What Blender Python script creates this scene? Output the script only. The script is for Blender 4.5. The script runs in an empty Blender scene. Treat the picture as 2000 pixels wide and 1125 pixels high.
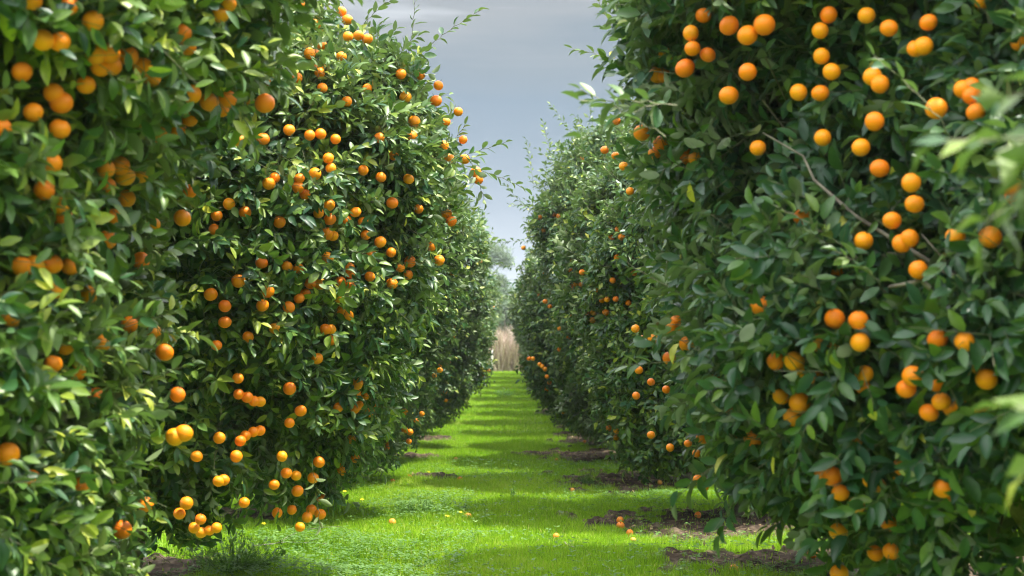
import bpy, math, random
import numpy as np
from mathutils import Vector, Matrix, Euler

R = math.radians
S = bpy.context.scene
COL = S.collection

# ------------------------------------------------------------------ camera
CAM_H = 1.62
FPX = 2778.0                       # focal length in pixels of the 2000 px wide photograph
cam_d = bpy.data.cameras.new('camera')
cam_d.sensor_width = 36.0
cam_d.lens = 50.0
cam_d.clip_start = 0.05
cam_d.clip_end = 5000.0
cam = bpy.data.objects.new('camera', cam_d)
COL.objects.link(cam)
cam.location = (0, 0, CAM_H)
cam.rotation_euler = (R(90 + 3.29), 0, R(-0.31))
cam_d.dof.use_dof = True
cam_d.dof.focus_distance = 10.5
cam_d.dof.aperture_fstop = 2.9
cam_d.dof.aperture_blades = 0
S.camera = cam
CM = np.array(cam.rotation_euler.to_matrix())
CP = np.array([0, 0, CAM_H])

# ------------------------------------------------------------------ sun + sky
SUN_EL, SUN_AZ = 67.0, 104.0        # azimuth measured from +y (view direction) towards +x (right)
sun_d = bpy.data.lights.new('sun', 'SUN')
sun_d.energy = 4.3
sun_d.angle = R(1.5)
sun_d.color = (1.0, 0.95, 0.85)
sun = bpy.data.objects.new('sun', sun_d)
COL.objects.link(sun)
sd = Vector((math.sin(R(SUN_AZ)) * math.cos(R(SUN_EL)), math.cos(R(SUN_AZ)) * math.cos(R(SUN_EL)), math.sin(R(SUN_EL))))
sun.rotation_euler = sd.to_track_quat('Z', 'Y').to_euler()
sun.location = (20, 0, 30)

W = bpy.data.worlds.new('World')
S.world = W
W.use_nodes = True
nt = W.node_tree
nt.nodes.clear()
def N(t, typ, **kw):
    n = t.nodes.new(typ)
    for k, v in kw.items():
        setattr(n, k, v)
    return n
out = N(nt, 'ShaderNodeOutputWorld')
bg_sky = N(nt, 'ShaderNodeBackground'); bg_sky.inputs[1].default_value = 0.11
bg_cl = N(nt, 'ShaderNodeBackground'); bg_cl.inputs[1].default_value = 0.92
sky = N(nt, 'ShaderNodeTexSky', sky_type='NISHITA', sun_disc=False, sun_elevation=R(SUN_EL), sun_rotation=R(SUN_AZ))
nt.links.new(sky.outputs[0], bg_sky.inputs[0])
tc = N(nt, 'ShaderNodeTexCoord')
sep = N(nt, 'ShaderNodeSeparateXYZ')
nt.links.new(tc.outputs['Generated'], sep.inputs[0])
# streaky high cloud: noise on the direction, squashed towards the horizon
mp = N(nt, 'ShaderNodeMapping'); mp.inputs['Scale'].default_value = (2.0, 2.0, 16.0)
nt.links.new(tc.outputs['Generated'], mp.inputs[0])
nz = N(nt, 'ShaderNodeTexNoise'); nz.inputs['Scale'].default_value = 1.6; nz.inputs['Detail'].default_value = 4; nz.inputs['Roughness'].default_value = 0.5
nt.links.new(mp.outputs[0], nz.inputs['Vector'])
ma = N(nt, 'ShaderNodeMath', operation='MULTIPLY_ADD'); ma.inputs[1].default_value = 0.16; ma.inputs[2].default_value = -0.08
nt.links.new(nz.outputs['Fac'], ma.inputs[0])
ad = N(nt, 'ShaderNodeMath', operation='ADD')
nt.links.new(sep.outputs['Z'], ad.inputs[0]); nt.links.new(ma.outputs[0], ad.inputs[1])
cr = N(nt, 'ShaderNodeValToRGB')
e = cr.color_ramp.elements
e[0].position = 0.0; e[0].color = (0.13, 0.155, 0.185, 1)
e[1].position = 1.0; e[1].color = (2.1, 2.1, 2.1, 1)
for p, c in ((0.06, (0.095, 0.125, 0.16, 1)), (0.115, (0.047, 0.082, 0.122, 1)), (0.165, (0.024, 0.062, 0.096, 1)), (0.225, (0.050, 0.076, 0.092, 1)), (0.262, (0.115, 0.125, 0.126, 1)), (0.40, (1.85, 1.9, 1.98, 1))):
    x = e.new(p); x.color = c
nt.links.new(ad.outputs[0], cr.inputs[0])
nt.links.new(cr.outputs[0], bg_cl.inputs[0])
mix = N(nt, 'ShaderNodeMixShader'); mix.inputs[0].default_value = 0.94
nt.links.new(bg_sky.outputs[0], mix.inputs[1]); nt.links.new(bg_cl.outputs[0], mix.inputs[2])
nt.links.new(mix.outputs[0], out.inputs[0])

S.render.engine = 'CYCLES'
S.cycles.filter_width = 1.15
S.view_settings.view_transform = 'Standard'
S.view_settings.look = 'None'
S.view_settings.exposure = 1.28
S.view_settings.gamma = 1.0
S.cycles.max_bounces = 7
S.cycles.diffuse_bounces = 4
S.cycles.glossy_bounces = 2
S.cycles.transmission_bounces = 4
S.cycles.transparent_max_bounces = 4
S.cycles.volume_bounces = 0
S.cycles.caustics_reflective = False
S.cycles.caustics_refractive = False

# ------------------------------------------------------------------ helpers
def tag(o, label=None, cat=None, group=None, kind=None):
    if label: o['label'] = label
    if cat: o['category'] = cat
    if group: o['group'] = group
    if kind: o['kind'] = kind
    return o

def empty(name, loc):
    o = bpy.data.objects.new(name, None); COL.objects.link(o); o.location = loc
    o.empty_display_size = 0.3
    return o

def obj(name, me, parent=None, loc=(0, 0, 0)):
    o = bpy.data.objects.new(name, me); COL.objects.link(o)
    o.parent = parent; o.location = loc
    return o

def ray(px, py):
    v = CM @ np.array([(px - 1000) / FPX, -(py - 562.5) / FPX, -1.0])
    return v / v[1]                # unit step in y: CP + v*Y is the point at depth Y

def np_mesh(name, verts, faces3=None, faces4=None, mats=(), fmat3=None, fmat4=None, attr=None, smooth=True):
    """verts (n,3); faces3 (a,3); faces4 (b,4); attr {name: per-point floats}"""
    me = bpy.data.meshes.new(name)
    f3 = np.zeros((0, 3), np.int32) if faces3 is None else np.asarray(faces3, np.int32)
    f4 = np.zeros((0, 4), np.int32) if faces4 is None else np.asarray(faces4, np.int32)
    me.vertices.add(len(verts))
    me.vertices.foreach_set('co', np.asarray(verts, np.float32).ravel())
    loops = np.concatenate([f3.ravel(), f4.ravel()])
    me.loops.add(len(loops)); me.loops.foreach_set('vertex_index', loops)
    nf = len(f3) + len(f4)
    starts = np.concatenate([np.arange(len(f3)) * 3, len(f3) * 3 + np.arange(len(f4)) * 4]).astype(np.int32)
    me.polygons.add(nf); me.polygons.foreach_set('loop_start', starts)
    me.polygons.foreach_set('use_smooth', np.full(nf, smooth, dtype=bool))
    mi = np.zeros(nf, np.int32)
    if fmat3 is not None: mi[:len(f3)] = fmat3
    if fmat4 is not None: mi[len(f3):] = fmat4
    for m in mats: me.materials.append(m)
    me.polygons.foreach_set('material_index', mi)
    if attr:
        for k, v in attr.items():
            a = me.attributes.new(k, 'FLOAT', 'POINT')
            a.data.foreach_set('value', np.asarray(v, np.float32))
    me.update(calc_edges=True)
    return me

def norm(a):
    return a / np.maximum(np.linalg.norm(a, axis=-1, keepdims=True), 1e-9)

class Tubes:
    """tapered tubes along polylines collected into one mesh"""
    def __init__(s, sides=7):
        s.v, s.f, s.n, s.k = [], [], 0, sides
    def add(s, pts, rad):
        pts = np.asarray(pts, float); k = s.k
        t = norm(np.gradient(pts, axis=0))
        a = np.where(np.abs(t[:, 2:3]) > .9, np.array([[1., 0, 0]]), np.array([[0, 0, 1.]]))
        u = norm(np.cross(t, a)); w = np.cross(t, u)
        an = np.arange(k) * 2 * math.pi / k
        ring = pts[:, None] + np.asarray(rad)[:, None, None] * (np.cos(an)[None, :, None] * u[:, None] + np.sin(an)[None, :, None] * w[:, None])
        s.v.append(ring.reshape(-1, 3))
        m = len(pts)
        i = np.arange(m - 1)[:, None] * k; j = np.arange(k)[None]
        q = np.stack([i + j, i + (j + 1) % k, i + k + (j + 1) % k, i + k + j], -1).reshape(-1, 4) + s.n
        s.f.append(q); s.n += m * k
    def mesh(s, name, mat):
        return np_mesh(name, np.concatenate(s.v), None, np.concatenate(s.f), [mat])

def wander(rng, a, b, n, amp):
    a = np.asarray(a, float); b = np.asarray(b, float)
    t = np.linspace(0, 1, n)[:, None]
    p = a + (b - a) * t
    w = np.cumsum(rng.normal(0, 1, (n, 3)), 0); w -= w[0]; w -= t * w[-1]
    return p + w * amp / math.sqrt(n)

def vnoise(x, y, seed=0):
    """smooth value noise, about -1..1, unit cells"""
    xi = np.floor(x).astype(np.int64); yi = np.floor(y).astype(np.int64)
    fx = x - xi; fy = y - yi
    fx = fx * fx * (3 - 2 * fx); fy = fy * fy * (3 - 2 * fy)
    def h(a, b):
        n = (a * 374761393 + b * 668265263 + seed * 144269504) & 0xffffffff
        n = ((n ^ (n >> 13)) * 1274126177) & 0xffffffff
        return ((n ^ (n >> 16)) & 0xffff) / 32767.5 - 1
    return (h(xi, yi) * (1 - fx) + h(xi + 1, yi) * fx) * (1 - fy) + (h(xi, yi + 1) * (1 - fx) + h(xi + 1, yi + 1) * fx) * fy

# ------------------------------------------------------------------ materials
def new_mat(name):
    m = bpy.data.materials.new(name); m.use_nodes = True
    t = m.node_tree; t.nodes.clear()
    return m, t, N(t, 'ShaderNodeOutputMaterial')

def ramp(t, src, stops):
    r = N(t, 'ShaderNodeValToRGB'); el = r.color_ramp.elements
    el[0].position, el[0].color = stops[0][0], (*stops[0][1], 1)
    el[1].position, el[1].color = stops[-1][0], (*stops[-1][1], 1)
    for p, c in stops[1:-1]:
        x = el.new(p); x.color = (*c, 1)
    t.links.new(src, r.inputs[0])
    return r.outputs[0]

def leaf_mat(name, top, under_mix=0.7, under=(0.20, 0.25, 0.13), rough=0.38, trans=0.22, spec=0.5, tcol=(0.25, 0.45, 0.03)):
    """top: colour stops over the per-leaf attribute 'tint'"""
    m, t, o = new_mat(name)
    at = N(t, 'ShaderNodeAttribute', attribute_name='tint')
    col = ramp(t, at.outputs['Fac'], top)
    geo = N(t, 'ShaderNodeNewGeometry')
    nzz = N(t, 'ShaderNodeTexNoise'); nzz.inputs['Scale'].default_value = 55; nzz.inputs['Detail'].default_value = 2
    tcn = N(t, 'ShaderNodeTexCoord'); t.links.new(tcn.outputs['Object'], nzz.inputs['Vector'])
    hs = N(t, 'ShaderNodeHueSaturation')
    mr = N(t, 'ShaderNodeMapRange'); mr.inputs['To Min'].default_value = 0.72; mr.inputs['To Max'].default_value = 1.3
    t.links.new(nzz.outputs['Fac'], mr.inputs['Value']); t.links.new(mr.outputs[0], hs.inputs['Value'])
    t.links.new(col, hs.inputs['Color'])
    mu = N(t, 'ShaderNodeMath', operation='MULTIPLY'); mu.inputs[1].default_value = under_mix
    t.links.new(geo.outputs['Backfacing'], mu.inputs[0])
    mx = N(t, 'ShaderNodeMixRGB'); mx.inputs[2].default_value = (*under, 1)
    t.links.new(mu.outputs[0], mx.inputs[0]); t.links.new(hs.outputs[0], mx.inputs[1])
    p = N(t, 'ShaderNodeBsdfPrincipled')
    t.links.new(mx.outputs[0], p.inputs['Base Color'])
    p.inputs['Roughness'].default_value = rough
    p.inputs['Specular IOR Level'].default_value = spec
    tr = N(t, 'ShaderNodeBsdfTranslucent')
    m2 = N(t, 'ShaderNodeMixRGB', blend_type='MULTIPLY'); m2.inputs[0].default_value = 1.0
    sc = N(t, 'ShaderNodeMixRGB'); sc.inputs[0].default_value = 0.5; sc.inputs[2].default_value = (*tcol, 1)
    t.links.new(mx.outputs[0], sc.inputs[1])
    t.links.new(sc.outputs[0], tr.inputs[0])
    ms = N(t, 'ShaderNodeMixShader'); ms.inputs[0].default_value = trans
    t.links.new(p.outputs[0], ms.inputs[1]); t.links.new(tr.outputs[0], ms.inputs[2])
    t.links.new(ms.outputs[0], o.inputs[0])
    return m

M_LEAF = leaf_mat('citrus_leaf', [(0.0, (0.014, 0.055, 0.024)), (0.3, (0.030, 0.088, 0.027)), (0.5, (0.056, 0.122, 0.022)), (0.78, (0.130, 0.200, 0.026)), (0.93, (0.23, 0.29, 0.035)), (1.0, (0.42, 0.42, 0.04))], rough=0.42, spec=0.42, trans=0.14, tcol=(0.2, 0.42, 0.04))
M_GRASS = leaf_mat('grass_blade', [(0.0, (0.10, 0.19, 0.010)), (0.5, (0.26, 0.45, 0.014)), (0.85, (0.37, 0.54, 0.020)), (1.0, (0.52, 0.50, 0.15))], under_mix=0.0, rough=0.5, trans=0.42, spec=0.3, tcol=(0.38, 0.68, 0.02))
M_WEED = leaf_mat('weed_leaf', [(0.0, (0.05, 0.14, 0.03)), (0.6, (0.12, 0.26, 0.045)), (1.0, (0.26, 0.42, 0.09))], under_mix=0.2, rough=0.5, trans=0.3, spec=0.3)
M_REED = leaf_mat('dry_reed', [(0.0, (0.20, 0.14, 0.11)), (0.5, (0.42, 0.33, 0.26)), (1.0, (0.62, 0.53, 0.44))], under_mix=0.0, rough=0.8, trans=0.15, spec=0.1, tcol=(0.5, 0.4, 0.25))
M_FAR = leaf_mat('far_foliage', [(0.0, (0.055, 0.09, 0.06)), (0.6, (0.12, 0.17, 0.11)), (1.0, (0.24, 0.28, 0.19))], under_mix=0.0, rough=0.7, trans=0.15, spec=0.2)  # pale grey-green stops put some distance haze into the leaf colour

def simple_noise_mat(name, stops, scale, rough=0.8, bump=0.0, detail=6, spec=0.3, coords='Object'):
    m, t, o = new_mat(name)
    tcn = N(t, 'ShaderNodeTexCoord')
    nn = N(t, 'ShaderNodeTexNoise'); nn.inputs['Scale'].default_value = scale; nn.inputs['Detail'].default_value = detail
    t.links.new(tcn.outputs[coords], nn.inputs['Vector'])
    p = N(t, 'ShaderNodeBsdfPrincipled')
    t.links.new(ramp(t, nn.outputs['Fac'], stops), p.inputs['Base Color'])
    p.inputs['Roughness'].default_value = rough
    p.inputs['Specular IOR Level'].default_value = spec
    if bump:
        b = N(t, 'ShaderNodeBump'); b.inputs['Strength'].default_value = bump; b.inputs['Distance'].default_value = 0.01
        t.links.new(nn.outputs['Fac'], b.inputs['Height']); t.links.new(b.outputs[0], p.inputs['Normal'])
    t.links.new(p.outputs[0], o.inputs[0])
    return m, t, p

M_BARK, _, _ = simple_noise_mat('bark', [(0.3, (0.07, 0.058, 0.045)), (0.7, (0.26, 0.23, 0.18))], 14, 0.9, 0.6)
M_TWIG, _, _ = simple_noise_mat('twig_bark', [(0.3, (0.07, 0.10, 0.04)), (0.7, (0.20, 0.18, 0.12))], 30, 0.7)
M_DEAD, _, _ = simple_noise_mat('dead_twig', [(0.3, (0.10, 0.085, 0.07)), (0.7, (0.30, 0.27, 0.23))], 25, 0.9)
M_POST, _, _ = simple_noise_mat('weathered_post', [(0.3, (0.40, 0.38, 0.34)), (0.7, (0.62, 0.60, 0.56))], 6, 0.9)
M_HILL, _, _ = simple_noise_mat('hill_cover', [(0.35, (0.05, 0.08, 0.04)), (0.65, (0.12, 0.13, 0.07))], 0.03, 1.0)
M_PETAL, _, _ = simple_noise_mat('yellow_petal', [(0.3, (0.75, 0.60, 0.01)), (0.7, (0.85, 0.72, 0.02))], 30, 0.6)
M_CALYX, _, _ = simple_noise_mat('calyx', [(0.3, (0.05, 0.09, 0.02)), (0.7, (0.12, 0.15, 0.04))], 60, 0.8)

def orange_mat(name, stops, spec=0.45):
    m, t, o = new_mat(name)
    oi = N(t, 'ShaderNodeObjectInfo')
    tcn = N(t, 'ShaderNodeTexCoord')
    n1 = N(t, 'ShaderNodeTexNoise'); n1.inputs['Scale'].default_value = 14; n1.inputs['Detail'].default_value = 3
    t.links.new(tcn.outputs['Object'], n1.inputs['Vector'])
    a = N(t, 'ShaderNodeMath', operation='MULTIPLY_ADD'); a.inputs[1].default_value = 0.25
    t.links.new(n1.outputs['Fac'], a.inputs[0]); 
    b2 = N(t, 'ShaderNodeMath', operation='MULTIPLY'); b2.inputs[1].default_value = 0.75
    t.links.new(oi.outputs['Random'], b2.inputs[0]); t.links.new(b2.outputs[0], a.inputs[2])
    p = N(t, 'ShaderNodeBsdfPrincipled')
    t.links.new(ramp(t, a.outputs[0], stops), p.inputs['Base Color'])
    p.inputs['Roughness'].default_value = 0.42
    p.inputs['Specular IOR Level'].default_value = spec
    p.inputs['Subsurface Weight'].default_value = 0.0
    n2 = N(t, 'ShaderNodeTexVoronoi'); n2.inputs['Scale'].default_value = 420
    t.links.new(tcn.outputs['Object'], n2.inputs['Vector'])
    b = N(t, 'ShaderNodeBump'); b.inputs['Strength'].default_value = 0.25; b.inputs['Distance'].default_value = 0.002
    t.links.new(n2.outputs['Distance'], b.inputs['Height']); t.links.new(b.outputs[0], p.inputs['Normal'])
    t.links.new(p.outputs[0], o.inputs[0])
    return m
M_ORANGE = orange_mat('orange_peel', [(0.0, (0.84, 0.165, 0.004)), (0.35, (0.94, 0.24, 0.004)), (0.65, (0.95, 0.29, 0.004)), (1.0, (0.96, 0.37, 0.008))], 0.35)
M_ORANGE_OLD = orange_mat('old_orange_peel', [(0.0, (0.72, 0.19, 0.02)), (0.6, (0.85, 0.30, 0.03)), (1.0, (0.80, 0.45, 0.10))], 0.3)

# ------------------------------------------------------------------ ground
def rise(y):
    t = np.clip((np.asarray(y, float) - 28) / 50, 0, 1.2)
    return 1.45 * np.minimum(t, 1.0) ** 1.5 + 0.2 * np.maximum(t - 1.0, 0)

# bare soil patches: centre x, centre y, half x, half y
SOIL = [(2.15, 14.9, 1.05, 0.95), (2.6, 15.9, 0.5, 0.4), (2.0, 20.6, 1.0, 1.1), (1.95, 26.8, 1.05, 1.5), (1.9, 32.2, 0.6, 1.4),
        (2.9, 11.6, 1.1, 0.7), (-2.9, 11.5, 0.75, 0.7), (-1.6, 32.0, 0.45, 0.5), (-1.75, 26.6, 0.5, 0.4), (-1.1, 21.4, 0.3, 0.3),
        (2.1, 38, 0.7, 1.4), (2.0, 45, 0.8, 2), (3.6, 15.0, 0.8, 1.0), (3.4, 20.5, 0.9, 1.2), (0.45, 26.9, 0.35, 0.35), (-2.6, 16, 0.6, 0.7),
        (3.0, 9.4, 1.0, 0.7), (1.7, 12.0, 0.45, 0.3)]
def soil_mask(x, y):
    x = np.asarray(x, float); y = np.asarray(y, float)
    m = np.zeros(np.broadcast(x, y).shape)
    w = 0.38 * vnoise(x * 3.1, y * 2.0, 3) + 0.25 * vnoise(x * 8, y * 6, 5)
    for cx, cy, ax, ay in SOIL:
        d = np.sqrt(((x - cx) / (ax * np.where(cx > 0, 1.22, 1.0))) ** 2 + ((y - cy) / (ay * np.where(cx > 0, 1.5, 1.15))) ** 2) + w * 1.15
        m = np.maximum(m, np.clip((1.08 - d) / 0.22, 0, 1))
    return m
def gz(x, y):
    x = np.asarray(x, float); y = np.asarray(y, float)
    near = np.clip((60 - y) / 20, 0, 1)
    z = rise(y) + near * (0.03 * vnoise(x * 0.7, y * 0.5, 11) + 0.012 * vnoise(x * 2.5, y * 2.5, 12))
    s = soil_mask(x, y)
    lump = 0.035 + 0.045 * np.abs(vnoise(x * 5, y * 5, 21)) + 0.03 * vnoise(x * 12, y * 12, 22) + 0.012 * vnoise(x * 24, y * 24, 23)
    return z + s * lump

xs = np.concatenate([-np.geomspace(700, 5, 26), np.arange(-4.4, 5.2, 0.045), np.geomspace(5.6, 700, 26)])
ys = np.concatenate([np.linspace(-30, 8, 14), np.arange(8.6, 36, 0.05), np.geomspace(36.4, 1100, 90)])
X, Y = np.meshgrid(xs, ys)
Z = gz(X, Y)
SM = soil_mask(X, Y)
nx, ny = len(xs), len(ys)
i = (np.arange(ny - 1)[:, None] * nx + np.arange(nx - 1)[None]).ravel()
M_GROUND, t, p = simple_noise_mat('orchard_ground', [(0.3, (0.018, 0.012, 0.008)), (0.5, (0.050, 0.035, 0.023)), (0.72, (0.14, 0.105, 0.072))], 11, 0.95, 0.9, 8, 0.15)
soilcol = p.inputs['Base Color'].links[0].from_socket
at = N(t, 'ShaderNodeAttribute', attribute_name='soil')
tcn = N(t, 'ShaderNodeTexCoord')
gn = N(t, 'ShaderNodeTexNoise'); gn.inputs['Scale'].default_value = 5; gn.inputs['Detail'].default_value = 8
t.links.new(tcn.outputs['Object'], gn.inputs['Vector'])
gcol = ramp(t, gn.outputs['Fac'], [(0.3, (0.07, 0.13, 0.015)), (0.55, (0.14, 0.26, 0.018)), (0.75, (0.20, 0.32, 0.03))])
mx = N(t, 'ShaderNodeMixRGB')
t.links.new(at.outputs['Fac'], mx.inputs[0]); t.links.new(gcol, mx.inputs[1]); t.links.new(soilcol, mx.inputs[2])
t.links.new(mx.outputs[0], p.inputs['Base Color'])
me = np_mesh('ground', np.stack([X.ravel(), Y.ravel(), Z.ravel()], 1), None, np.stack([i, i + 1, i + 1 + nx, i + nx], 1), [M_GROUND], attr={'soil': SM.ravel()})
tag(obj('ground', me), kind='structure', label='green orchard floor with patches of bare dark soil under the rows')

# ------------------------------------------------------------------ grass (one uncountable object)
def blades(rng, n, x0, x1, y0, y1, h, w, five, keep=None):
    x = rng.uniform(x0, x1, n); y = rng.uniform(y0, y1, n)
    s = soil_mask(x, y)
    dens = 0.62 + 0.38 * vnoise(x * 1.3, y * 0.9, 31) + 0.2 * vnoise(x * 5, y * 5, 32)
    # thin and short under the tree rows, thick in the aisle
    k = (rng.random(n) < np.clip(dens + 0.25, 0.15, 1)) & (rng.random(n) > s * 0.97)
    if keep is not None: k &= keep(x, y)
    x, y, s = x[k], y[k], s[k]; n = len(x)
    tuft = 0.75 + 0.45 * np.clip(vnoise(x * 2.2, y * 1.6, 33), -1, 1) + 0.2 * vnoise(x * 9, y * 9, 34)
    hh = h * np.clip(tuft, 0.25, 1.6) * rng.uniform(0.45, 1.25, n) * (1 - 0.5 * s)
    ww = w * rng.uniform(0.6, 1.4, n)
    az = rng.uniform(0, 2 * math.pi, n); lean = rng.uniform(0.05, 0.6, n)
    fa = rng.uniform(0, math.pi, n)
    side = np.stack([np.cos(fa), np.sin(fa), np.zeros(n)], 1) * ww[:, None] / 2
    ld = np.stack([np.cos(az), np.sin(az), np.zeros(n)], 1)
    base = np.stack([x, y, gz(x, y) - 0.005], 1)
    up = np.array([[0, 0, 1.0]])
    mid = base + up * (hh * .55)[:, None] + ld * (hh * lean * .3)[:, None]
    tip = base + up * (hh * (1 - .35 * lean))[:, None] + ld * (hh * lean)[:, None]
    patch = 0.5 + 0.28 * vnoise(x * 0.9, y * 0.7, 35) + 0.15 * vnoise(x * 4, y * 3, 36)
    tint = np.clip(patch + rng.normal(0, 0.24, n), 0, 0.93)
    tint = np.where(rng.random(n) < 0.035, 1.0, tint)
    if five:
        V = np.stack([base - side, base + side, mid + side * .75, mid - side * .75, tip], 1).reshape(-1, 3)
        b = np.arange(n) * 5
        return V, np.stack([b + 3, b + 2, b + 4], 1), np.stack([b, b + 1, b + 2, b + 3], 1), np.repeat(tint, 5)
    V = np.stack([base - side, base + side, tip], 1).reshape(-1, 3)
    b = np.arange(n) * 3
    return V, np.stack([b, b + 1, b + 2], 1), np.zeros((0, 4), np.int64), np.repeat(tint, 3)
rng = np.random.default_rng(5)
parts = [blades(rng, 300000, -2.6, 3.2, 10.2, 20, 0.105, 0.0065, True),
         blades(rng, 60000, -6, -2.6, 10.2, 22, 0.11, 0.009, True),
         blades(rng, 60000, 3.2, 7.5, 10.2, 22, 0.11, 0.009, True),
         blades(rng, 160000, -2.6, 3.2, 20, 34, 0.11, 0.010, False),
         blades(rng, 40000, -9, 9, 20, 40, 0.12, 0.016, False, lambda x, y: np.abs(x) > 2.6),
         blades(rng, 130000, -2.8, 3.0, 34, 80, 0.12, 0.022, False),
         blades(rng, 25000, -4, 4, 2, 10.2, 0.10, 0.010, False)]
V, F3, F4, TI, off = [], [], [], [], 0
for v, a, b, ti in parts:
    V.append(v); F3.append(a + off); F4.append(b + off); TI.append(ti); off += len(v)
me = np_mesh('grass', np.concatenate(V), np.concatenate(F3), np.concatenate(F4), [M_GRASS], attr={'tint': np.concatenate(TI)})
tag(obj('grass', me), 'bright green grass covering the aisle between the two rows', 'grass', kind='stuff')

# ------------------------------------------------------------------ leaves
def leaf_tpl(kind):
    if kind == 2:
        tt = [0.18, 0.5, 0.8]; ww = [0.15, 0.21, 0.13]
    elif kind == 1:
        tt = [0.45]; ww = [0.225]
    def z(t): return 0.06 * t - 0.16 * t * t
    v = [(0, 0, 0)]
    for a, w in zip(tt, ww):
        v += [(a, w, z(a) + w * .32), (a, 0, z(a)), (a, -w, z(a) + w * .32)]
    v.append((1, 0, z(1)))
    n = len(tt); f3 = [(0, 2, 1), (0, 3, 2)]; f4 = []
    for k in range(n - 1):
        b = 1 + 3 * k
        f4 += [(b, b + 1, b + 4, b + 3), (b + 1, b + 2, b + 5, b + 4)]
    b = 1 + 3 * (n - 1); T = len(v) - 1
    f3 += [(b, b + 1, T), (b + 1, b + 2, T)]
    return np.array(v, float), np.array(f3), np.array(f4).reshape(-1, 4)
TPL = {1: leaf_tpl(1), 2: leaf_tpl(2)}
# leaf_tpl winding: make the upper side the front
def frame(x, up):
    x = norm(x); y = norm(np.cross(up, x)); z = np.cross(x, y)
    return np.stack([x, y, z], -1)       # columns

def sprig_tpl(rng, n, L, ll):
    """leaf positions, frames, lengths, along a stem on +x (up is +z)"""
    s = np.linspace(0.12, 1.0, n)
    bend = rng.uniform(-0.25, 0.1)
    pos = np.stack([s * L, L * rng.uniform(-.12, .12) * s ** 2, L * bend * s ** 2], 1)
    ang = np.arange(n) * 2.4 + rng.uniform(0, 6)
    opening = np.interp(s, [0, 1], [R(68), R(28)])
    rad = np.stack([np.zeros(n), np.cos(ang), 0.55 * np.sin(ang) + 0.12], 1); rad = norm(rad)
    d = np.cos(opening)[:, None] * np.array([[1, 0, 0]]) + np.sin(opening)[:, None] * rad
    d = norm(d + rng.normal(0, .16, (n, 3)) + np.array([[-.05, 0, -.28]]))
    up = np.array([[0.45, 0, 0.9]]) + rng.normal(0, .33, (n, 3))
    ln = ll * np.interp(s, [0, .5, 1], [.95, 1.1, .8]) * rng.uniform(.75, 1.2, n)
    return pos + d * 0.008, frame(d, up), ln
rngT = np.random.default_rng(77)
SPR = [sprig_tpl(rngT, rngT.integers(6, 11), rngT.uniform(.13, .26), .092) for _ in range(24)]

# ------------------------------------------------------------------ crown shape
class Crown:
    """star-shaped crown about the trunk axis: radius R(theta, z), in the tree's own coordinates"""
    def __init__(s, prof, seed, amp=0.22, bumps=(), squeeze=None, nb=70):
        s.z = np.array([a for a, b in prof], float); s.r = np.array([b for a, b in prof], float)
        rng = np.random.default_rng(seed); s.rng = rng
        K = nb
        s.b = np.stack([rng.uniform(0, 2 * math.pi, K), rng.uniform(s.z[0], s.z[-1], K), rng.uniform(-.75, 1, K) * amp, rng.uniform(.28, .55, K)], 1)
        if len(bumps):
            s.b = np.concatenate([s.b, np.array(bumps, float)])   # (theta, z, amplitude, sigma)
    def R(s, th, z):
        base = np.interp(z, s.z, s.r, left=0, right=0)
        add = np.zeros_like(base)
        for t, bz, a, sg in s.b:
            dt = np.abs((th - t + math.pi) % (2 * math.pi) - math.pi) * np.maximum(base, .6)
            add = add + a * np.exp(-(dt * dt + (z - bz) ** 2) / (2 * sg * sg))
        env = np.clip(base / 0.8, 0, 1)
        return np.maximum(base + add * env, 0)
    def inside(s, p, inset=0.0):
        return np.hypot(p[..., 0], p[..., 1]) < s.R(np.arctan2(p[..., 1], p[..., 0]), p[..., 2]) - inset
    def sample(s, rng, n):
        zz = np.linspace(s.z[0], s.z[-1] - 0.001, 200); rr = np.interp(zz, s.z, s.r)
        ds = np.hypot(np.diff(zz), np.diff(rr)); w = ds * (rr[1:] + rr[:-1]) / 2
        c = np.concatenate([[0], np.cumsum(w)]); c /= c[-1]
        z = np.interp(rng.random(n), c, zz)
        th = rng.uniform(-math.pi, math.pi, n)
        r = s.R(th, z)
        e = .06
        drz = (s.R(th, z + e) - s.R(th, z - e)) / (2 * e)
        drt = (s.R(th + .04, z) - s.R(th - .04, z)) / .08
        rd = np.stack([np.cos(th), np.sin(th), np.zeros(n)], 1); td = np.stack([-np.sin(th), np.cos(th), np.zeros(n)], 1)
        nrm = norm(rd - td * (drt / np.maximum(r, .3))[:, None] * .8 - np.array([[0, 0, 1.]]) * np.clip(drz, -3, 3)[:, None])
        return rd * r[:, None] + np.array([[0, 0, 1.]]) * z[:, None], nrm

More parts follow.
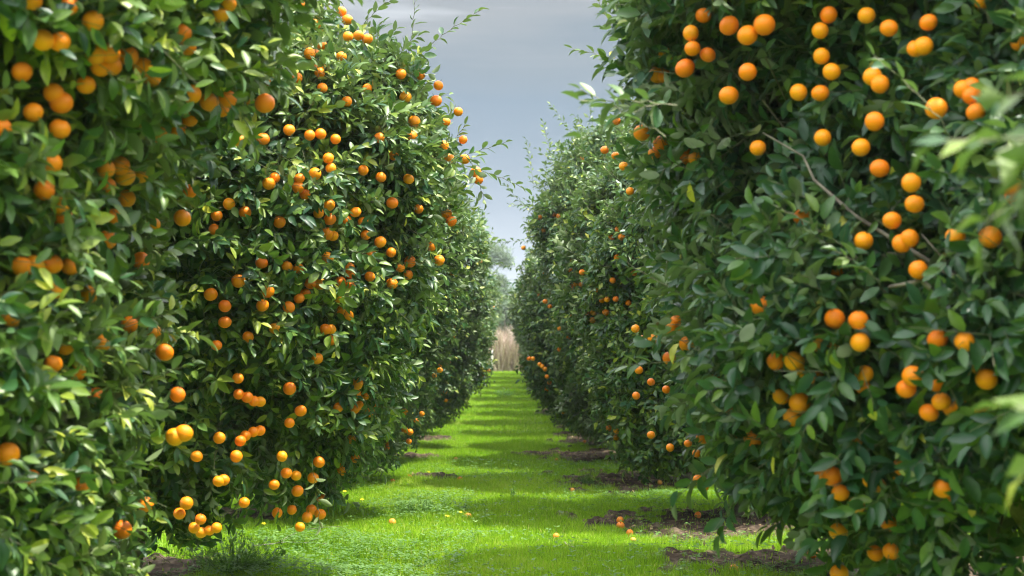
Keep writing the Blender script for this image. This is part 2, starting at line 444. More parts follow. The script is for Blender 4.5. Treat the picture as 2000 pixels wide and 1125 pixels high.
def grow(crown, seed, nclump, face, scale=1.0, hi=False, clear=(), shoots=(), back=0.5, inner=9000, sweep=(0, 0, 0), wisps=90, tone=0.0):
    """leaf cloud of one tree -> mesh. face: world direction(s) that get full density"""
    rng = np.random.default_rng(seed)
    P, Nn = crown.sample(rng, nclump)
    fa = norm(np.array(face, float))
    f = Nn @ fa
    keep = rng.random(len(P)) < np.where(f > -0.25, 1.0, back)
    P, Nn = P[keep], Nn[keep]
    nc = len(P)
    depth = rng.exponential(0.14, nc) + 0.06
    ang_ = np.arctan2(P[:, 1], P[:, 0]); rad_ = np.hypot(P[:, 0], P[:, 1])
    depth = depth + np.clip(-vnoise(ang_ * 3.6 + 40, P[:, 2] * 2.0 + 40, seed) - .15, 0, 1) * .9
    ctint = np.clip(rng.normal(0, 0.12, nc), -.25, .3)
    per = 4
    idx = np.repeat(np.arange(nc), per); n = len(idx)
    low = np.clip((1.3 - P[idx, 2]) / 0.9, 0, 1)[:, None]
    d = norm(Nn[idx] * 0.9 + np.array([[0, 0, .28]]) - np.array([[0, 0, .95]]) * low + np.asarray(sweep)[None] + rng.normal(0, .55, (n, 3)))
    base = P[idx] - Nn[idx] * (depth[idx] + rng.uniform(0, .12, n))[:, None] + rng.normal(0, .07, (n, 3))
    up = np.array([[0, 0, .6]]) + Nn[idx] * .95 + rng.normal(0, .42, (n, 3))
    F = frame(d, up)
    var = rng.integers(0, len(SPR), n)
    sc = scale * rng.uniform(.8, 1.2, n)
    pos, fr, ln, ti, st = [], [], [], [], []
    for k in range(len(SPR)):
        m = np.where(var == k)[0]
        if not len(m): continue
        p0, f0, l0 = SPR[k]
        pos.append((base[m][:, None] + np.einsum('nij,lj->nli', F[m], p0) * sc[m][:, None, None]).reshape(-1, 3))
        fr.append(np.einsum('nij,ljk->nlik', F[m], f0).reshape(-1, 3, 3))
        ln.append((l0[None] * sc[m][:, None]).ravel())
        ti.append(np.repeat(ctint[idx[m]], len(l0)) + np.tile(np.linspace(0, .1, len(l0)), len(m)))
    # stems of the sprigs
    Ls = np.array([q[0][-1, 0] for q in SPR])[var] * sc
    s0, s1 = base, base + F[:, :, 0] * Ls[:, None]
    # long shoots given one by one: (point, direction, length, leaves)
    sh_s0, sh_s1 = [], []
    Pw, Nw = crown.sample(rng, wisps * 3)
    up_ = np.where((Nw[:, 2] > .1) | (rng.random(len(Pw)) < .12))[0][:wisps]
    shoots = [(pt - norm(np.array(dr, float)) * .18, dr, L + .18, nl + 5) for pt, dr, L, nl in shoots]
    shoots += [(Pw[q] - Nw[q] * .15, norm(Nw[q] * .7 + [0, 0, .8] + rng.normal(0, .35, 3)), rng.uniform(.3, .62), int(rng.integers(9, 16))) for q in up_]
    for (pt, dr, L, nl) in shoots:
        p0, f0, l0 = sprig_tpl(rng, nl, L, .092 * scale)
        Fm = frame(np.array([dr], float), np.array([[0, 0, 1.]]) + rng.normal(0, .3, (1, 3)))[0]
        w = p0 @ Fm.T + np.array(pt)
        pos.append(w); fr.append(np.einsum('ij,ljk->lik', Fm, f0)); ln.append(l0 * .95); ti.append(rng.normal(.08, .1, nl))
        sh_s0 += list(np.concatenate([[np.array(pt)], w[:-1]])); sh_s1 += list(w)
    pos, fr, ln, ti = np.concatenate(pos), np.concatenate(fr), np.concatenate(ln), np.concatenate(ti)
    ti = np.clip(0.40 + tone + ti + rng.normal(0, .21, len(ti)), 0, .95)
    ti = np.where(rng.random(len(ti)) < .004, 1.0, ti)
    # free the fruit that hangs outside the leaves
    ctr = pos + fr[:, :, 0] * (ln * .5)[:, None]
    ok = ctr[:, 2] > crown.z[0] - .12 + .1 * np.sin(ctr[:, 0] * 7) * np.cos(ctr[:, 1] * 6)
    for c, r, tow, cr in clear:
        v = ctr - c
        al = v @ tow
        pe = np.linalg.norm(v - al[:, None] * tow, axis=1)
        ok &= ~((np.linalg.norm(v, axis=1) < r + .022) | ((al > 0) & (al < 1.0) & (pe < cr)))
    pos, fr, ln, ti = pos[ok], fr[ok], ln[ok], ti[ok]
    # inner layer of large leaves keeps the heart of the crown closed
    if inner:
        Pi, Ni = crown.sample(rng, inner)
        Pi = Pi - Ni * rng.uniform(.42, .85, inner)[:, None]
        a = np.hypot(Pi[:, 0], Pi[:, 1]) ; Pi = Pi[(Pi[:, 2] > .45)]
        m = len(Pi)
        fi = frame(rng.normal(0, 1, (m, 3)) + np.array([[0, 0, -.4]]), rng.normal(0, 1, (m, 3)))
        li = rng.uniform(.09, .15, m)
    V, F3, F4, TI, MI3, off = [], [], [], [], [], 0
    M4 = []
    def put(tk, pos, fr, ln, ti):
        nonlocal off
        tv, t3, t4 = TPL[tk]
        wid = rng.uniform(.85, 1.2, len(pos))
        A = fr * ln[:, None, None]
        A[:, :, 1] *= wid[:, None]
        A[:, :, 2] *= rng.uniform(.6, 2.6, len(pos))[:, None]
        v = np.einsum('nij,vj->nvi', A, tv) + pos[:, None]
        k = len(tv); b = (np.arange(len(pos)) * k + off)[:, None, None]
        V.append(v.reshape(-1, 3)); F3.append((b + t3[None]).reshape(-1, 3)); M4.append(np.zeros(len(pos) * len(t4), np.int32))
        F4.append((b + t4[None]).reshape(-1, 4)); MI3.append(np.zeros(len(pos) * len(t3), np.int32))
        TI.append(np.repeat(ti, k)); off += len(v) * k
    if hi:
        f = norm(pos * np.array([[1, 1, 0]])) @ fa
        hm = f > -.15
        put(2, pos[hm], fr[hm], ln[hm], ti[hm]); put(1, pos[~hm], fr[~hm], ln[~hm], ti[~hm])
    else:
        put(1, pos, fr, ln, ti)
    if inner: put(1, Pi, fi, li, np.clip(rng.normal(.12, .1, m), 0, 1))  # inner leaves tinted dark to deepen the shade in crown gaps
    # stems as thin three-sided rods
    def rods(a, b, r):
        nonlocal off
        a = np.asarray(a); b = np.asarray(b)
        dd = norm(b - a); u = norm(np.cross(dd, np.array([[.3, .2, .9]]))); w = np.cross(dd, u)
        ring = np.stack([u, -.5 * u + .87 * w, -.5 * u - .87 * w], 1) * r
        v = np.concatenate([a[:, None] + ring, b[:, None] + ring * .5], 1)
        bb = (np.arange(len(a)) * 6 + off)[:, None, None]
        q = np.array([[0, 1, 4, 3], [1, 2, 5, 4], [2, 0, 3, 5]])
        V.append(v.reshape(-1, 3)); F4.append((bb + q[None]).reshape(-1, 4)); M4.append(np.ones(len(a) * 3, np.int32))
        TI.append(np.zeros(len(a) * 6)); off += len(a) * 6
    rods(s0 - F[:, :, 0] * .06, s1, .0022 * scale)
    if sh_s0: rods(sh_s0, sh_s1, .003)
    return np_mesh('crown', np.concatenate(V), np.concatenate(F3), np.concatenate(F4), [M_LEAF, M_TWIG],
                   fmat3=np.concatenate(MI3), fmat4=np.concatenate(M4), attr={'tint': np.concatenate(TI)})

def trunk_mesh(seed, crown, h=0.75, r=0.11):
    rng = np.random.default_rng(seed)
    T = Tubes(9)
    fork = np.array([rng.uniform(-.06, .06), rng.uniform(-.06, .06), h])
    T.add(wander(rng, (0, 0, -.08), fork, 6, .03), [r * 1.5, r * 1.1, r, r * .95, r, r * .9])
    T2 = Tubes(6)
    nl = 7
    for k in range(nl):
        th = k * 2 * math.pi / nl + rng.uniform(-.3, .3); zz = rng.uniform(1.4, 3.6)
        rr = max(float(crown.R(np.array([th]), np.array([zz]))[0]) - .45, .2)
        end = np.array([math.cos(th) * rr, math.sin(th) * rr, zz])
        pts = wander(rng, fork - [0, 0, .05], end, 9, .12); pts[1:-1, 2] += .15
        T.add(pts, np.linspace(r * .6, .018, 9))
        for j in range(12):
            a = pts[rng.integers(3, 9)]
            tz = zz + rng.uniform(-1.0, .8); tt = th + rng.uniform(-.6, .6)
            r2 = max(float(crown.R(np.array([tt]), np.array([tz]))[0]) - (.25 if j % 4 else .08), .2)
            e2 = np.array([math.cos(tt) * r2, math.sin(tt) * r2, max(tz, .7)])
            T2.add(wander(rng, a, e2, 7, .16), np.linspace(.012, .003, 7))
    n0 = T.n
    T.f += [q + n0 for q in T2.f]; T.v += T2.v; T.n += T2.n
    return T.mesh('trunk', M_BARK)

# ------------------------------------------------------------------ fruit meshes
def orange_mesh(name, seed, mat):
    rng = np.random.default_rng(seed)
    nu, nv = 20, 13
    v = [(0, 0, .965)]
    ph = rng.uniform(0, 6, 4)
    for a in range(1, nv):
        la = math.pi * a / nv
        for b in range(nu):
            lo = 2 * math.pi * b / nu
            rr = 1 + .018 * math.sin(2 * lo + ph[0]) * math.sin(la) + .012 * math.sin(3 * lo + ph[1]) * math.sin(la)
            z = math.cos(la) * .965
            if a == 1: z -= .015
            v.append((rr * math.sin(la) * math.cos(lo), rr * math.sin(la) * math.sin(lo), z))
    v.append((0, 0, -.955))
    v[0] = (0, 0, .93)
    f3, f4 = [], []
    for b in range(nu):
        f3.append((0, 1 + b, 1 + (b + 1) % nu))
        L = 1 + (nv - 2) * nu; f3.append((len(v) - 1, L + (b + 1) % nu, L + b))
        for a in range(nv - 2):
            q = 1 + a * nu
            f4.append((q + b, q + nu + b, q + nu + (b + 1) % nu, q + (b + 1) % nu))
    m3 = [0] * len(f3)
    # calyx: small five-pointed disc with a stub of stalk
    c0 = len(v); v.append((0, 0, .965))
    for k in range(10):
        rr = .17 if k % 2 == 0 else .09
        an = k * math.pi / 5
        v.append((rr * math.cos(an), rr * math.sin(an), .955 if k % 2 else .965))
    for k in range(10):
        f3.append((c0, c0 + 1 + k, c0 + 1 + (k + 1) % 10)); m3.append(1)
    s0 = len(v)
    for z, rr in ((.95, .05), (1.35, .035)):
        for k in range(5):
            v.append((rr * math.cos(k * 1.2566), rr * math.sin(k * 1.2566), z))
    m4 = [0] * len(f4)
    for k in range(5):
        f4.append((s0 + k, s0 + (k + 1) % 5, s0 + 5 + (k + 1) % 5, s0 + 5 + k)); m4.append(1)
    return np_mesh(name, np.array(v) , f3, f4, [mat, M_CALYX], fmat3=m3, fmat4=m4)
OR = [orange_mesh('orange', k, M_ORANGE) for k in range(4)]
ORF = [orange_mesh('fallen_orange', 10 + k, M_ORANGE_OLD) for k in range(3)]

def T1(x0, y0, s, *ts): return [(x0 + a / s, y0 + b / s, c / s) for a, b, c in ts]
A1 = 2.008; B1 = 1.992
FR = {}
FR['L1'] = T1(0, 0, A1, (365,82,84),(168,157,84),(235,163,80),(430,208,84),(440,258,70),(375,215,60),(395,262,50),(86,282,60),(337,333,62),(240,402,90),(210,365,45),(235,505,80),(130,440,30),(5,500,40),(505,220,50),(560,262,70),(595,305,65),(716,130,72),(735,183,30),(265,20,70),(750,368,76),(820,400,76),(892,388,74),(868,430,50),(568,480,40),(628,530,50),(700,510,38),(745,468,45),(935,550,46),(972,400,50),(415,662,70),(473,650,76),(490,692,78),(420,728,35),(497,778,70),(174,745,66),(445,850,50),(715,855,66),(420,940,74),(552,1022,80),(600,880,45),(205,1035,76),(275,1045,50),(135,1040,40),(85,1045,60),(865,55,44),(893,15,50),(125,0,60),(745,750,25),(240,810,40),(550,690,45),(205,640,40),(245,850,45),(1039,405,76)) + \
 T1(0, 560, B1, (395,218,70),(503,147,65),(597,178,32),(640,255,74),(208,300,70),(375,424,30),(300,332,25),(45,120,45),(210,12,38),(253,232,25),(715,570,70),(680,585,70),(30,650,90),(308,780,80),(117,745,36),(475,945,78),(567,847,25),(345,30,25),(690,420,40))
FR['L2'] = T1(0, 0, A1, (898,800,50),(961,833,48),(935,1102,55),(850,845,40),(840,900,30)) + \
 T1(0, 560, B1, (875,75,48),(875,138,50),(842,228,42),(820,30,50),(926,356,40),(928,418,42),(962,430,44),(988,445,40),(853,588,48),(919,660,46),(765,660,44),(850,757,44),(870,752,40),(725,842,50),(698,883,34),(780,905,44),(755,938,40),(783,957,42),(815,948,42),(842,938,42),(935,600,40),(950,840,30),(985,565,30),(955,580,28),(965,195,30)) + \
 T1(500, 0, A1, (28,545,50),(130,510,46),(232,95,44),(335,45,40),(358,78,46),(361,143,40),(403,139,40),(437,153,42),(335,222,42),(257,177,36),(210,210,44),(232,213,36),(250,285,36),(245,268,30),(160,305,20),(260,345,20),(568,290,42),(645,295,38),(436,348,20),(586,381,48),(620,476,50),(610,535,48),(706,395,44),(736,572,46),(756,620,48),(818,624,46),(862,675,44),(872,705,38),(793,438,20),(812,548,28),(483,540,24),(715,335,30),(745,478,28),(540,610,30),(420,668,26),(490,695,30),(598,702,42),(253,525,34),(283,620,42),(293,660,44),(231,682,48),(210,530,24),(312,546,30),(73,697,36),(50,720,50),(170,700,40),(165,735,48),(192,762,40),(285,803,48),(245,835,38),(290,860,48),(355,865,26),(391,832,42),(420,872,20),(534,796,46),(92,871,50),(280,916,50),(302,925,42),(487,949,46),(281,1010,48),(453,999,30),(686,965,48),(604,1026,50),(718,1021,48),(747,836,44),(766,868,44),(22,1030,50),(122,1045,44),(166,1052,40),(366,1050,26),(368,1075,26),(446,1085,34),(597,1078,34),(331,1106,42),(533,1112,46),(250,1113,46),(213,1112,44),(370,1120,36),(430,922,22),(530,990,26),(565,1050,20),(637,820,26),(356,398,24),(57,320,32),(28,160,20),(180,20,24)) + \
 T1(500, 560, B1, (46,18,50),(25,73,48),(127,80,48),(168,45,38),(322,42,42),(357,112,46),(332,92,26),(72,162,40),(270,165,42),(292,166,40),(292,208,28),(238,280,44),(130,396,52),(394,378,50),(16,447,44),(174,483,44),(385,475,30),(400,462,34),(423,423,26),(390,416,22),(320,470,28),(130,530,28),(15,560,18),(370,595,36),(101,660,40),(245,682,46),(385,667,34),(222,744,42),(335,718,34),(328,705,28),(156,735,36),(161,795,46),(252,820,36),(139,868,38),(215,868,44),(250,885,44),(199,897,40),(171,935,40),(462,466,18),(438,490,20),(192,28,30),(70,770,22),(82,880,26),(118,725,26))
FR['L3'] = T1(500, 0, A1, (676,1058,20),(680,1092,20),(765,1070,16)) + T1(500, 560, B1, (700,60,26),(582,195,22),(660,80,20),(578,486,26),(578,557,26),(599,566,26),(594,602,22),(622,523,18),(511,604,20),(510,625,22),(462,604,18),(645,495,14),(715,325,14))
FR['L5'] = T1(500, 560, B1, (825,363,16),(805,368,14),(800,300,12))
FR['R1'] = T1(1000, 0, A1, (852,100,88),(924,138,88),(990,97,90),(702,130,62),(708,190,60),(679,267,86),(572,293,66),(600,300,50),(605,215,30),(768,215,50),(925,282,70),(850,374,74),(509,521,70),(587,564,86),(560,600,50),(690,615,62),(722,620,54),(750,60,50),(965,580,56)) + \
 T1(1500, 0, A1, (238,58,60),(205,120,30),(630,88,56),(387,60,34),(580,190,50),(610,180,40),(475,110,40),(205,365,50),(210,220,36),(250,281,18),(120,362,26),(418,476,72),(660,425,84),(765,350,50),(800,340,50),(800,375,40),(815,440,40),(990,165,66),(438,660,56),(562,717,78),(575,800,40),(487,865,40),(525,955,50),(555,935,50),(735,930,68),(872,930,90),(966,733,76),(970,770,60),(135,852,46),(265,1053,50),(375,945,24),(440,330,50),(410,300,30),(845,0,60),(365,578,24),(215,540,22),(590,1058,36)) + \
 T1(1000, 560, B1, (682,222,76),(970,75,84),(616,160,56),(658,158,40),(640,135,50),(612,278,44),(784,363,66),(843,470,70),(938,588,74),(862,590,46),(820,285,36),(745,585,30)) + \
 T1(1500, 560, B1, (155,35,50),(260,125,76),(352,130,76),(187,216,64),(242,230,50),(282,220,50),(358,216,74),(30,290,70),(103,290,78),(187,360,50),(142,335,36),(50,428,64),(123,452,78),(97,508,74),(333,597,60),(368,383,32),(375,340,30),(660,204,70),(766,214,78),(565,348,82),(538,397,74),(655,372,62),(674,447,74),(627,490,68),(715,470,62),(755,460,50),(850,360,78),(790,310,50),(838,490,22),(218,735,74),(250,737,84),(282,802,66),(274,953,70),(418,1037,64),(480,1030,64),(680,785,70),(700,800,50),(520,700,56),(495,720,50),(400,750,30),(425,775,30),(470,920,44),(277,1115,68),(345,850,26))
FR['R2'] = T1(1000, 0, A1, (564,713,46),(438,652,38),(463,750,30),(405,610,24),(410,475,32),(395,178,28),(600,652,22),(650,728,30),(363,588,24),(625,815,18),(800,812,18),(915,785,18)) + \
 T1(1000, 560, B1, (548,200,40),(615,626,32),(541,577,28),(503,602,24),(471,530,34),(443,487,22),(449,427,24),(494,325,24),(483,424,16),(541,371,20),(507,205,20),(480,163,16),(600,400,24),(685,610,30),(718,648,26),(723,750,38),(745,780,42),(960,832,44),(985,866,42)) + \
 T1(1500, 560, B1, (72,705,46),(95,750,48),(120,923,48))
FR['R3'] = T1(1000, 0, A1, (385,935,34),(430,930,28),(415,900,24),(414,1010,28),(395,1100,22),(479,1070,20),(478,1013,16)) + T1(1000, 560, B1, (349,517,22),(407,561,26),(376,550,24),(406,586,24),(453,63,18),(404,48,24))
FR['R4'] = T1(1000, 0, A1, (109,854,24),(185,848,24),(168,843,16),(124,902,20),(275,625,22),(282,632,16),(45,972,14),(232,1019,16),(231,1062,20),(275,1068,24),(250,1115,20),(272,1116,20),(233,1118,18)) + \
 T1(1000, 560, B1, (130,57,20),(147,77,18),(235,117,22),(296,107,22),(317,100,24),(314,130,26),(350,52,20),(370,50,22),(365,100,26),(186,163,20),(219,199,24),(240,166,18),(186,244,20),(344,205,18),(44,268,14),(66,280,16),(81,280,16),(107,302,16),(117,310,18),(128,321,14),(136,350,14),(327,12,14),(239,8,14))

CR3 = (Crown([(a, b * .93) for a, b in [(0.55, .85), (.7, 1.15), (1.3, 1.4), (1.8, 1.58), (2.4, 1.8), (3.0, 1.9), (3.5, 1.75), (4.0, 1.25), (4.35, .6), (4.5, 0)]], 6, .2, [(-2.5, 1.1, .2, .5)]), (2.6, 15.6, 0))
CR4 = (Crown([(.55, .85), (.8, 1.25), (1.4, 1.5), (2.2, 1.78), (3.0, 1.98), (3.9, 2.1), (4.5, 1.75), (4.9, 1.3), (5.15, .7), (5.25, 0)], 7, .22), (2.6, 20.2, 0))
def first_hit(px, py, pair):
    ts = np.arange(10, 26, .02); c, l = pair
    P = CP + ts[:, None] * ray(px, py) - np.array(l)
    P_in = np.where(c.inside(P, .02))[0]
    return ts[P_in[0]] if len(P_in) else 99
pool = FR['R3'] + FR['R4']; FR['R3'], FR['R4'] = [], []
for q in pool:
    FR['R3' if first_hit(q[0], q[1], CR3) < first_hit(q[0], q[1], CR4) else 'R4'].append(q)

GROUP = 'orange trees planted in two rows'
frng = np.random.default_rng(99)

DBG = []
def place_fruit(key, root, crown, loc, max_parts=100):
    """finds where each fruit sits on the outside of the crown; returns the clearings for the leaves"""
    lst = sorted(FR.get(key, []), key=lambda q: -q[2])
    loc = np.array(loc, float)
    out, extra = [], []
    ts = np.arange(2.5, 30, .012)
    for n, (px, py, sz) in enumerate(lst):
        rv = ray(px, py)
        P = CP + ts[:, None] * rv - loc
        P = P[(np.abs(P[:, 0]) < 3.2) & (np.abs(P[:, 1]) < 3.2)]
        hit = None
        if len(P):
            ins = np.where(crown.inside(P, 0.045 if key[0] == 'L' else 0.08))[0]
            if len(ins): hit = P[ins[0]] + loc
        if hit is None:
            # beside the crown: hangs at the depth where the ray passes nearest to it
            q = np.hypot(P[:, 0], P[:, 1]) - crown.R(np.arctan2(P[:, 1], P[:, 0]), P[:, 2]) if len(P) else None
            if q is None or q.min() > 0.45: 
                print('fruit off crown', key, round(px), round(py), None if q is None else round(float(q.min()), 2)); continue
            hit = P[int(np.argmin(q))] + loc
        d = hit[1]
        vis = sz / 2 * d / FPX
        r = float(np.clip(vis * 1.04, 0.0335, 0.0415)) * frng.uniform(.97, 1.03)
        tow = norm(-rv)
        if vis < .029: hit = hit - tow * (.04 if key[0] == 'L' else .13)
        c = hit - loc
        ori = Euler((frng.uniform(-.5, .5), frng.uniform(-.5, .5), frng.uniform(0, 6.28)))
        small = vis < .029; coin = frng.random()
        side = frng.normal(0, 1, 3); side = norm(side - tow * (side @ tow))
        DBG.append((key, px, py, d))
        out.append((c + side * (max(r - vis, 0) * .8), r if not small else .03, tow, min(vis, .04) * (.6 if coin < .3 and not small else (.6 if small and key == 'R1' else 1)) + (.004 if small else .009)))
        (extra if n >= max_parts else out[:0]).append((c, r, ori)) if n >= max_parts else None
        if n < max_parts:
            o = obj('orange', OR[n % 4], root, c)
            o.rotation_euler = ori; o.scale = (r, r * frng.uniform(.96, 1.02), r * frng.uniform(.92, 1.03))
    if extra:
        V, F3, F4, M3, M4, off = [], [], [], [], [], 0
        src = OR[0]
        co = np.empty(len(src.vertices) * 3); src.vertices.foreach_get('co', co); co = co.reshape(-1, 3)
        p3 = [list(p.vertices) for p in src.polygons if len(p.vertices) == 3]; m3 = [p.material_index for p in src.polygons if len(p.vertices) == 3]
        p4 = [list(p.vertices) for p in src.polygons if len(p.vertices) == 4]; m4 = [p.material_index for p in src.polygons if len(p.vertices) == 4]
        for c, r, ori in extra:
            V.append(co @ np.array(ori.to_matrix()).T * r + c); F3.append(np.array(p3) + off); F4.append(np.array(p4) + off); M3 += m3; M4 += m4; off += len(co)
        me = np_mesh('small_oranges', np.concatenate(V), np.concatenate(F3), np.concatenate(F4), [M_ORANGE, M_CALYX], fmat3=M3, fmat4=M4)
        tag(obj('half_hidden_oranges', me, root), kind='stuff')
    return out

def tree(key, loc, crown, label, seed, nclump, face, shoots=(), **kw):
    z = float(rise(loc[1]))
    root = empty('orange_tree', (loc[0], loc[1], z))
    tag(root, label, 'orange tree', GROUP)
    L = (loc[0], loc[1], z)
    clear = place_fruit(key, root, crown, L)
    obj('trunk', trunk_mesh(seed + 1, crown), root, (-.36, .4, 0) if key == 'L2' else (0, 0, 0))
    sh = []
    for (px, py, Yd, dr, ln, nl) in shoots:
        pt = CP + ray(px, py) * Yd - np.array(L)
        sh.append((pt, dr, ln, nl))
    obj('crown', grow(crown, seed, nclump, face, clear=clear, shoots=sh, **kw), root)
    return root

PI = math.pi
# left row
P_L1 = [(0.30, .95), (.5, 1.15), (1.0, 1.22), (1.2, 1.3), (1.65, 1.42), (2.1, 1.48), (2.5, 1.6), (2.75, 1.88), (3.3, 2.0), (3.8, 1.7), (4.2, .9), (4.35, 0)]
tree('L1', (-2.9, 5.9), Crown(P_L1, 1, .2, [(-.95, 1.0, .35, .45), (-.95, 1.8, .35, .5), (-.9, 2.6, .35, .5), (-1.2, .7, .3, .4)]), 'large blurred orange tree with big fruit at the left edge, nearest of its row', 100, 5600, (.75, -.65, 0), hi=True,
     sweep=(.25, 0, .05), tone=.13, scale=.93)  # tone: yellower foliage, lightened as well to suggest sun highlights
P_L2 = [(0.66, .95), (.74, 1.12), (.98, 1.35), (1.34, 1.5), (1.7, 1.62), (2.06, 1.75), (2.42, 1.85), (2.78, 1.97), (3.14, 2.0), (3.6, 1.75), (3.8, 1.5), (3.9, 1.08), (4.3, 1.0), (4.8, .75), (5.05, 0)]
tree('L2', (-2.45, 10.2), Crown(P_L2, 2, .18, [(-1.3, .7, .6, .3), (-1.15, .9, .4, .45), (-.6, 1.6, .1, .4), (-1.2, 1.9, .35, .5), (-1.1, 2.8, .3, .5), (-.35, 3.75, .22, .24)]), 'sharply focused orange tree laden with fruit, second in the left row', 200, 7200, (.6, -.8, 0), hi=True, tone=.05, scale=.9, wisps=55,
     shoots=[(345, 930, 8.7, (0, -.1, -1), .14, 7), (375, 960, 8.6, (.2, 0, -1), .12, 7), (410, 945, 8.6, (0, 0, -1), .14, 7), (440, 930, 8.7, (.3, 0, -1), .14, 7), (320, 900, 8.8, (-.2, 0, -1), .16, 8), (480, 940, 8.8, (0, 0, -1), .16, 8), (560, 960, 8.9, (0, 0, -1), .14, 7), (620, 960, 8.9, (.2, 0, -1), .2, 9), (905, 320, 9.3, (1, .1, -.15), .42, 13), (860, 70, 9.6, (.5, 0, .45), .34, 10), (915, 300, 9.4, (.9, 0, .35), .25, 8), (935, 350, 9.4, (.4, 0, -.9), .16, 6), (805, 75, 9.6, (.2, 0, .9), .25, 8), (720, 30, 9.8, (.5, 0, .7), .25, 8), (640, 0, 9.8, (.3, 0, .7), .3, 9)])
P_FAR = [(0.55, .85), (.7, 1.15), (1.3, 1.4), (1.8, 1.58), (2.4, 1.85), (3.0, 2.0), (3.5, 1.8), (4.0, 1.25), (4.35, .6), (4.5, 0)]
tree('L3', (-2.5, 15.6), Crown(P_FAR, 3, .2, [(-.3, 4.0, .4, .35)]), 'orange tree with glossy dark skirt and little fruit, third in the left row', 300, 6500, (.75, -.65, 0), back=.4)
# right row
P_R1 = [(0.65, .5), (.8, .55), (1.04, .65), (1.2, .9), (1.46, 1.22), (1.75, 1.55), (2.2, 1.66), (2.8, 1.74), (3.4, 1.7), (4.0, 1.2), (4.3, .5), (4.4, 0)]
tree('R1', (2.5, 6.4), Crown(P_R1, 4, .2, [(-2.75, 2.75, .15, .45), (-2.0, .75, .8, .3), (-1.9, 1.5, .3, .4), (-1.9, 2.3, .2, .5)]), 'shaded dark orange tree filling the right edge, with large blurred fruit', 400, 5600, (-.6, -.8, 0), hi=True, tone=-.22, scale=.95,  # negative tone darkens and cools the leaf colour to suggest deep shade
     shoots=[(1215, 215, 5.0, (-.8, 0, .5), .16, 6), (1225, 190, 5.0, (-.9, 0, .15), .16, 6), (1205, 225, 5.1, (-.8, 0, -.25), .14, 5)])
P_R2 = [(.66, .75), (1.0, .95), (1.5, 1.1), (2.0, 1.2), (2.8, 1.32), (3.6, 1.45), (4.4, 1.3), (4.8, .9), (5.1, 0)]
tree('R2', (2.6, 11.0), Crown(P_R2, 5, .16, [(-1.7, .9, .3, .45)]), 'tall orange tree half hidden behind the shaded one, second in the right row', 500, 5200, (-.75, -.65, 0), hi=True,
     shoots=[(1200, 60, 10, (-.5, 0, .8), .25, 8), (1185, 110, 10.2, (-.9, 0, .3), .25, 8)])
tree('R3', (2.6, 15.6), CR3[0], 'orange tree with clusters low on its skirt, third in the right row', 600, 6500, (-.75, -.65, 0), back=.4, tone=.03)  # slight tone lift puts brighter light into the leaf colour
P_R4 = [(.55, .85), (.8, 1.25), (1.4, 1.5), (2.2, 1.78), (3.0, 1.98), (3.9, 2.1), (4.5, 1.75), (4.9, 1.3), (5.15, .7), (5.25, 0)]
tree('R4', (2.6, 20.2), CR4[0], 'orange tree with small bright fruit and upright shoots, fourth in the right row', 700, 6500, (-.75, -.65, 0), back=.4, wisps=130,
     shoots=[(1040, 345, 19, (-.1, 0, 1), .5, 16), (1075, 300, 19, (-.15, 0, 1), .45, 15), (1110, 250, 19, (-.5, 0, .8), .4, 13), (1150, 235, 19, (0, 0, 1), .3, 10), (1020, 400, 19, (-.6, 0, .6), .35, 11), (1015, 470, 19, (-1, 0, .1), .45, 14), (1010, 570, 19, (-1, 0, -.1), .2, 8), (1005, 520, 19, (-1, 0, .3), .25, 9)])

# further trees: copies of three sources, each with its trunk, crown and some fruit
def far_source(seed, prof, ncl):
    c = Crown(prof, seed, .26)
    return c, trunk_mesh(seed + 1, c), grow(c, seed, ncl, (0, -1, 0), back=.9, scale=1.15, inner=6000)
SRC = [far_source(811, P_FAR, 4300), far_source(822, [(a * .95, b * .97) for a, b in P_R4], 4300), far_source(833, [(a, b * 1.04) for a, b in P_FAR], 4300)]
ORD = ['fourth', 'fifth', 'sixth', 'seventh', 'eighth', 'ninth', 'tenth']
k = 0
for side in (-1, 1):
    y0 = 20.2 if side < 0 else 24.8
    n = 0
    while y0 + n * 4.6 < 76:
        y = y0 + n * 4.6
        c, tm, cm = SRC[(k * 2 + n) % 3]
        rot = (k * 1.9 + n * 2.3) % 6.28
        z = float(rise(y))
        root = empty('orange_tree', (side * (2.5 + .008 * n + .08 * math.sin(n * 3)), y, z)); root.rotation_euler = (0, 0, rot)
        s = 1.0 + .05 * math.sin(n * 2.1 + side); root.scale = (s, s, s)
        row = 'left' if side < 0 else 'right'
        no = n + (0 if side < 0 else 1)
        if no < 5:
            lab = 'orange tree further down the aisle, %s from the camera in the %s row' % (ORD[no], row)
        else:
            lab = 'small far orange tree near the reed end of the %s row' % row
        tag(root, lab, 'orange tree', GROUP)
        obj('trunk', tm, root); obj('crown', cm, root)
        if y < 50:
            ins = frng.integers(14, 22)
            for q in range(ins):
                th = (PI if side > 0 else 0) - rot + frng.uniform(-1.5, .6) * (1 if side < 0 else -1); zz = frng.uniform(.8, 3.8)
                rr = float(c.R(np.array([th]), np.array([zz]))[0]) + .02
                o = obj('orange', OR[q % 4], root, (math.cos(th) * rr, math.sin(th) * rr, zz)); o.scale = (.036, .036, .036); o.rotation_euler = (0, frng.uniform(-.4, .4), frng.uniform(0, 6))
        n += 1
    k += 1

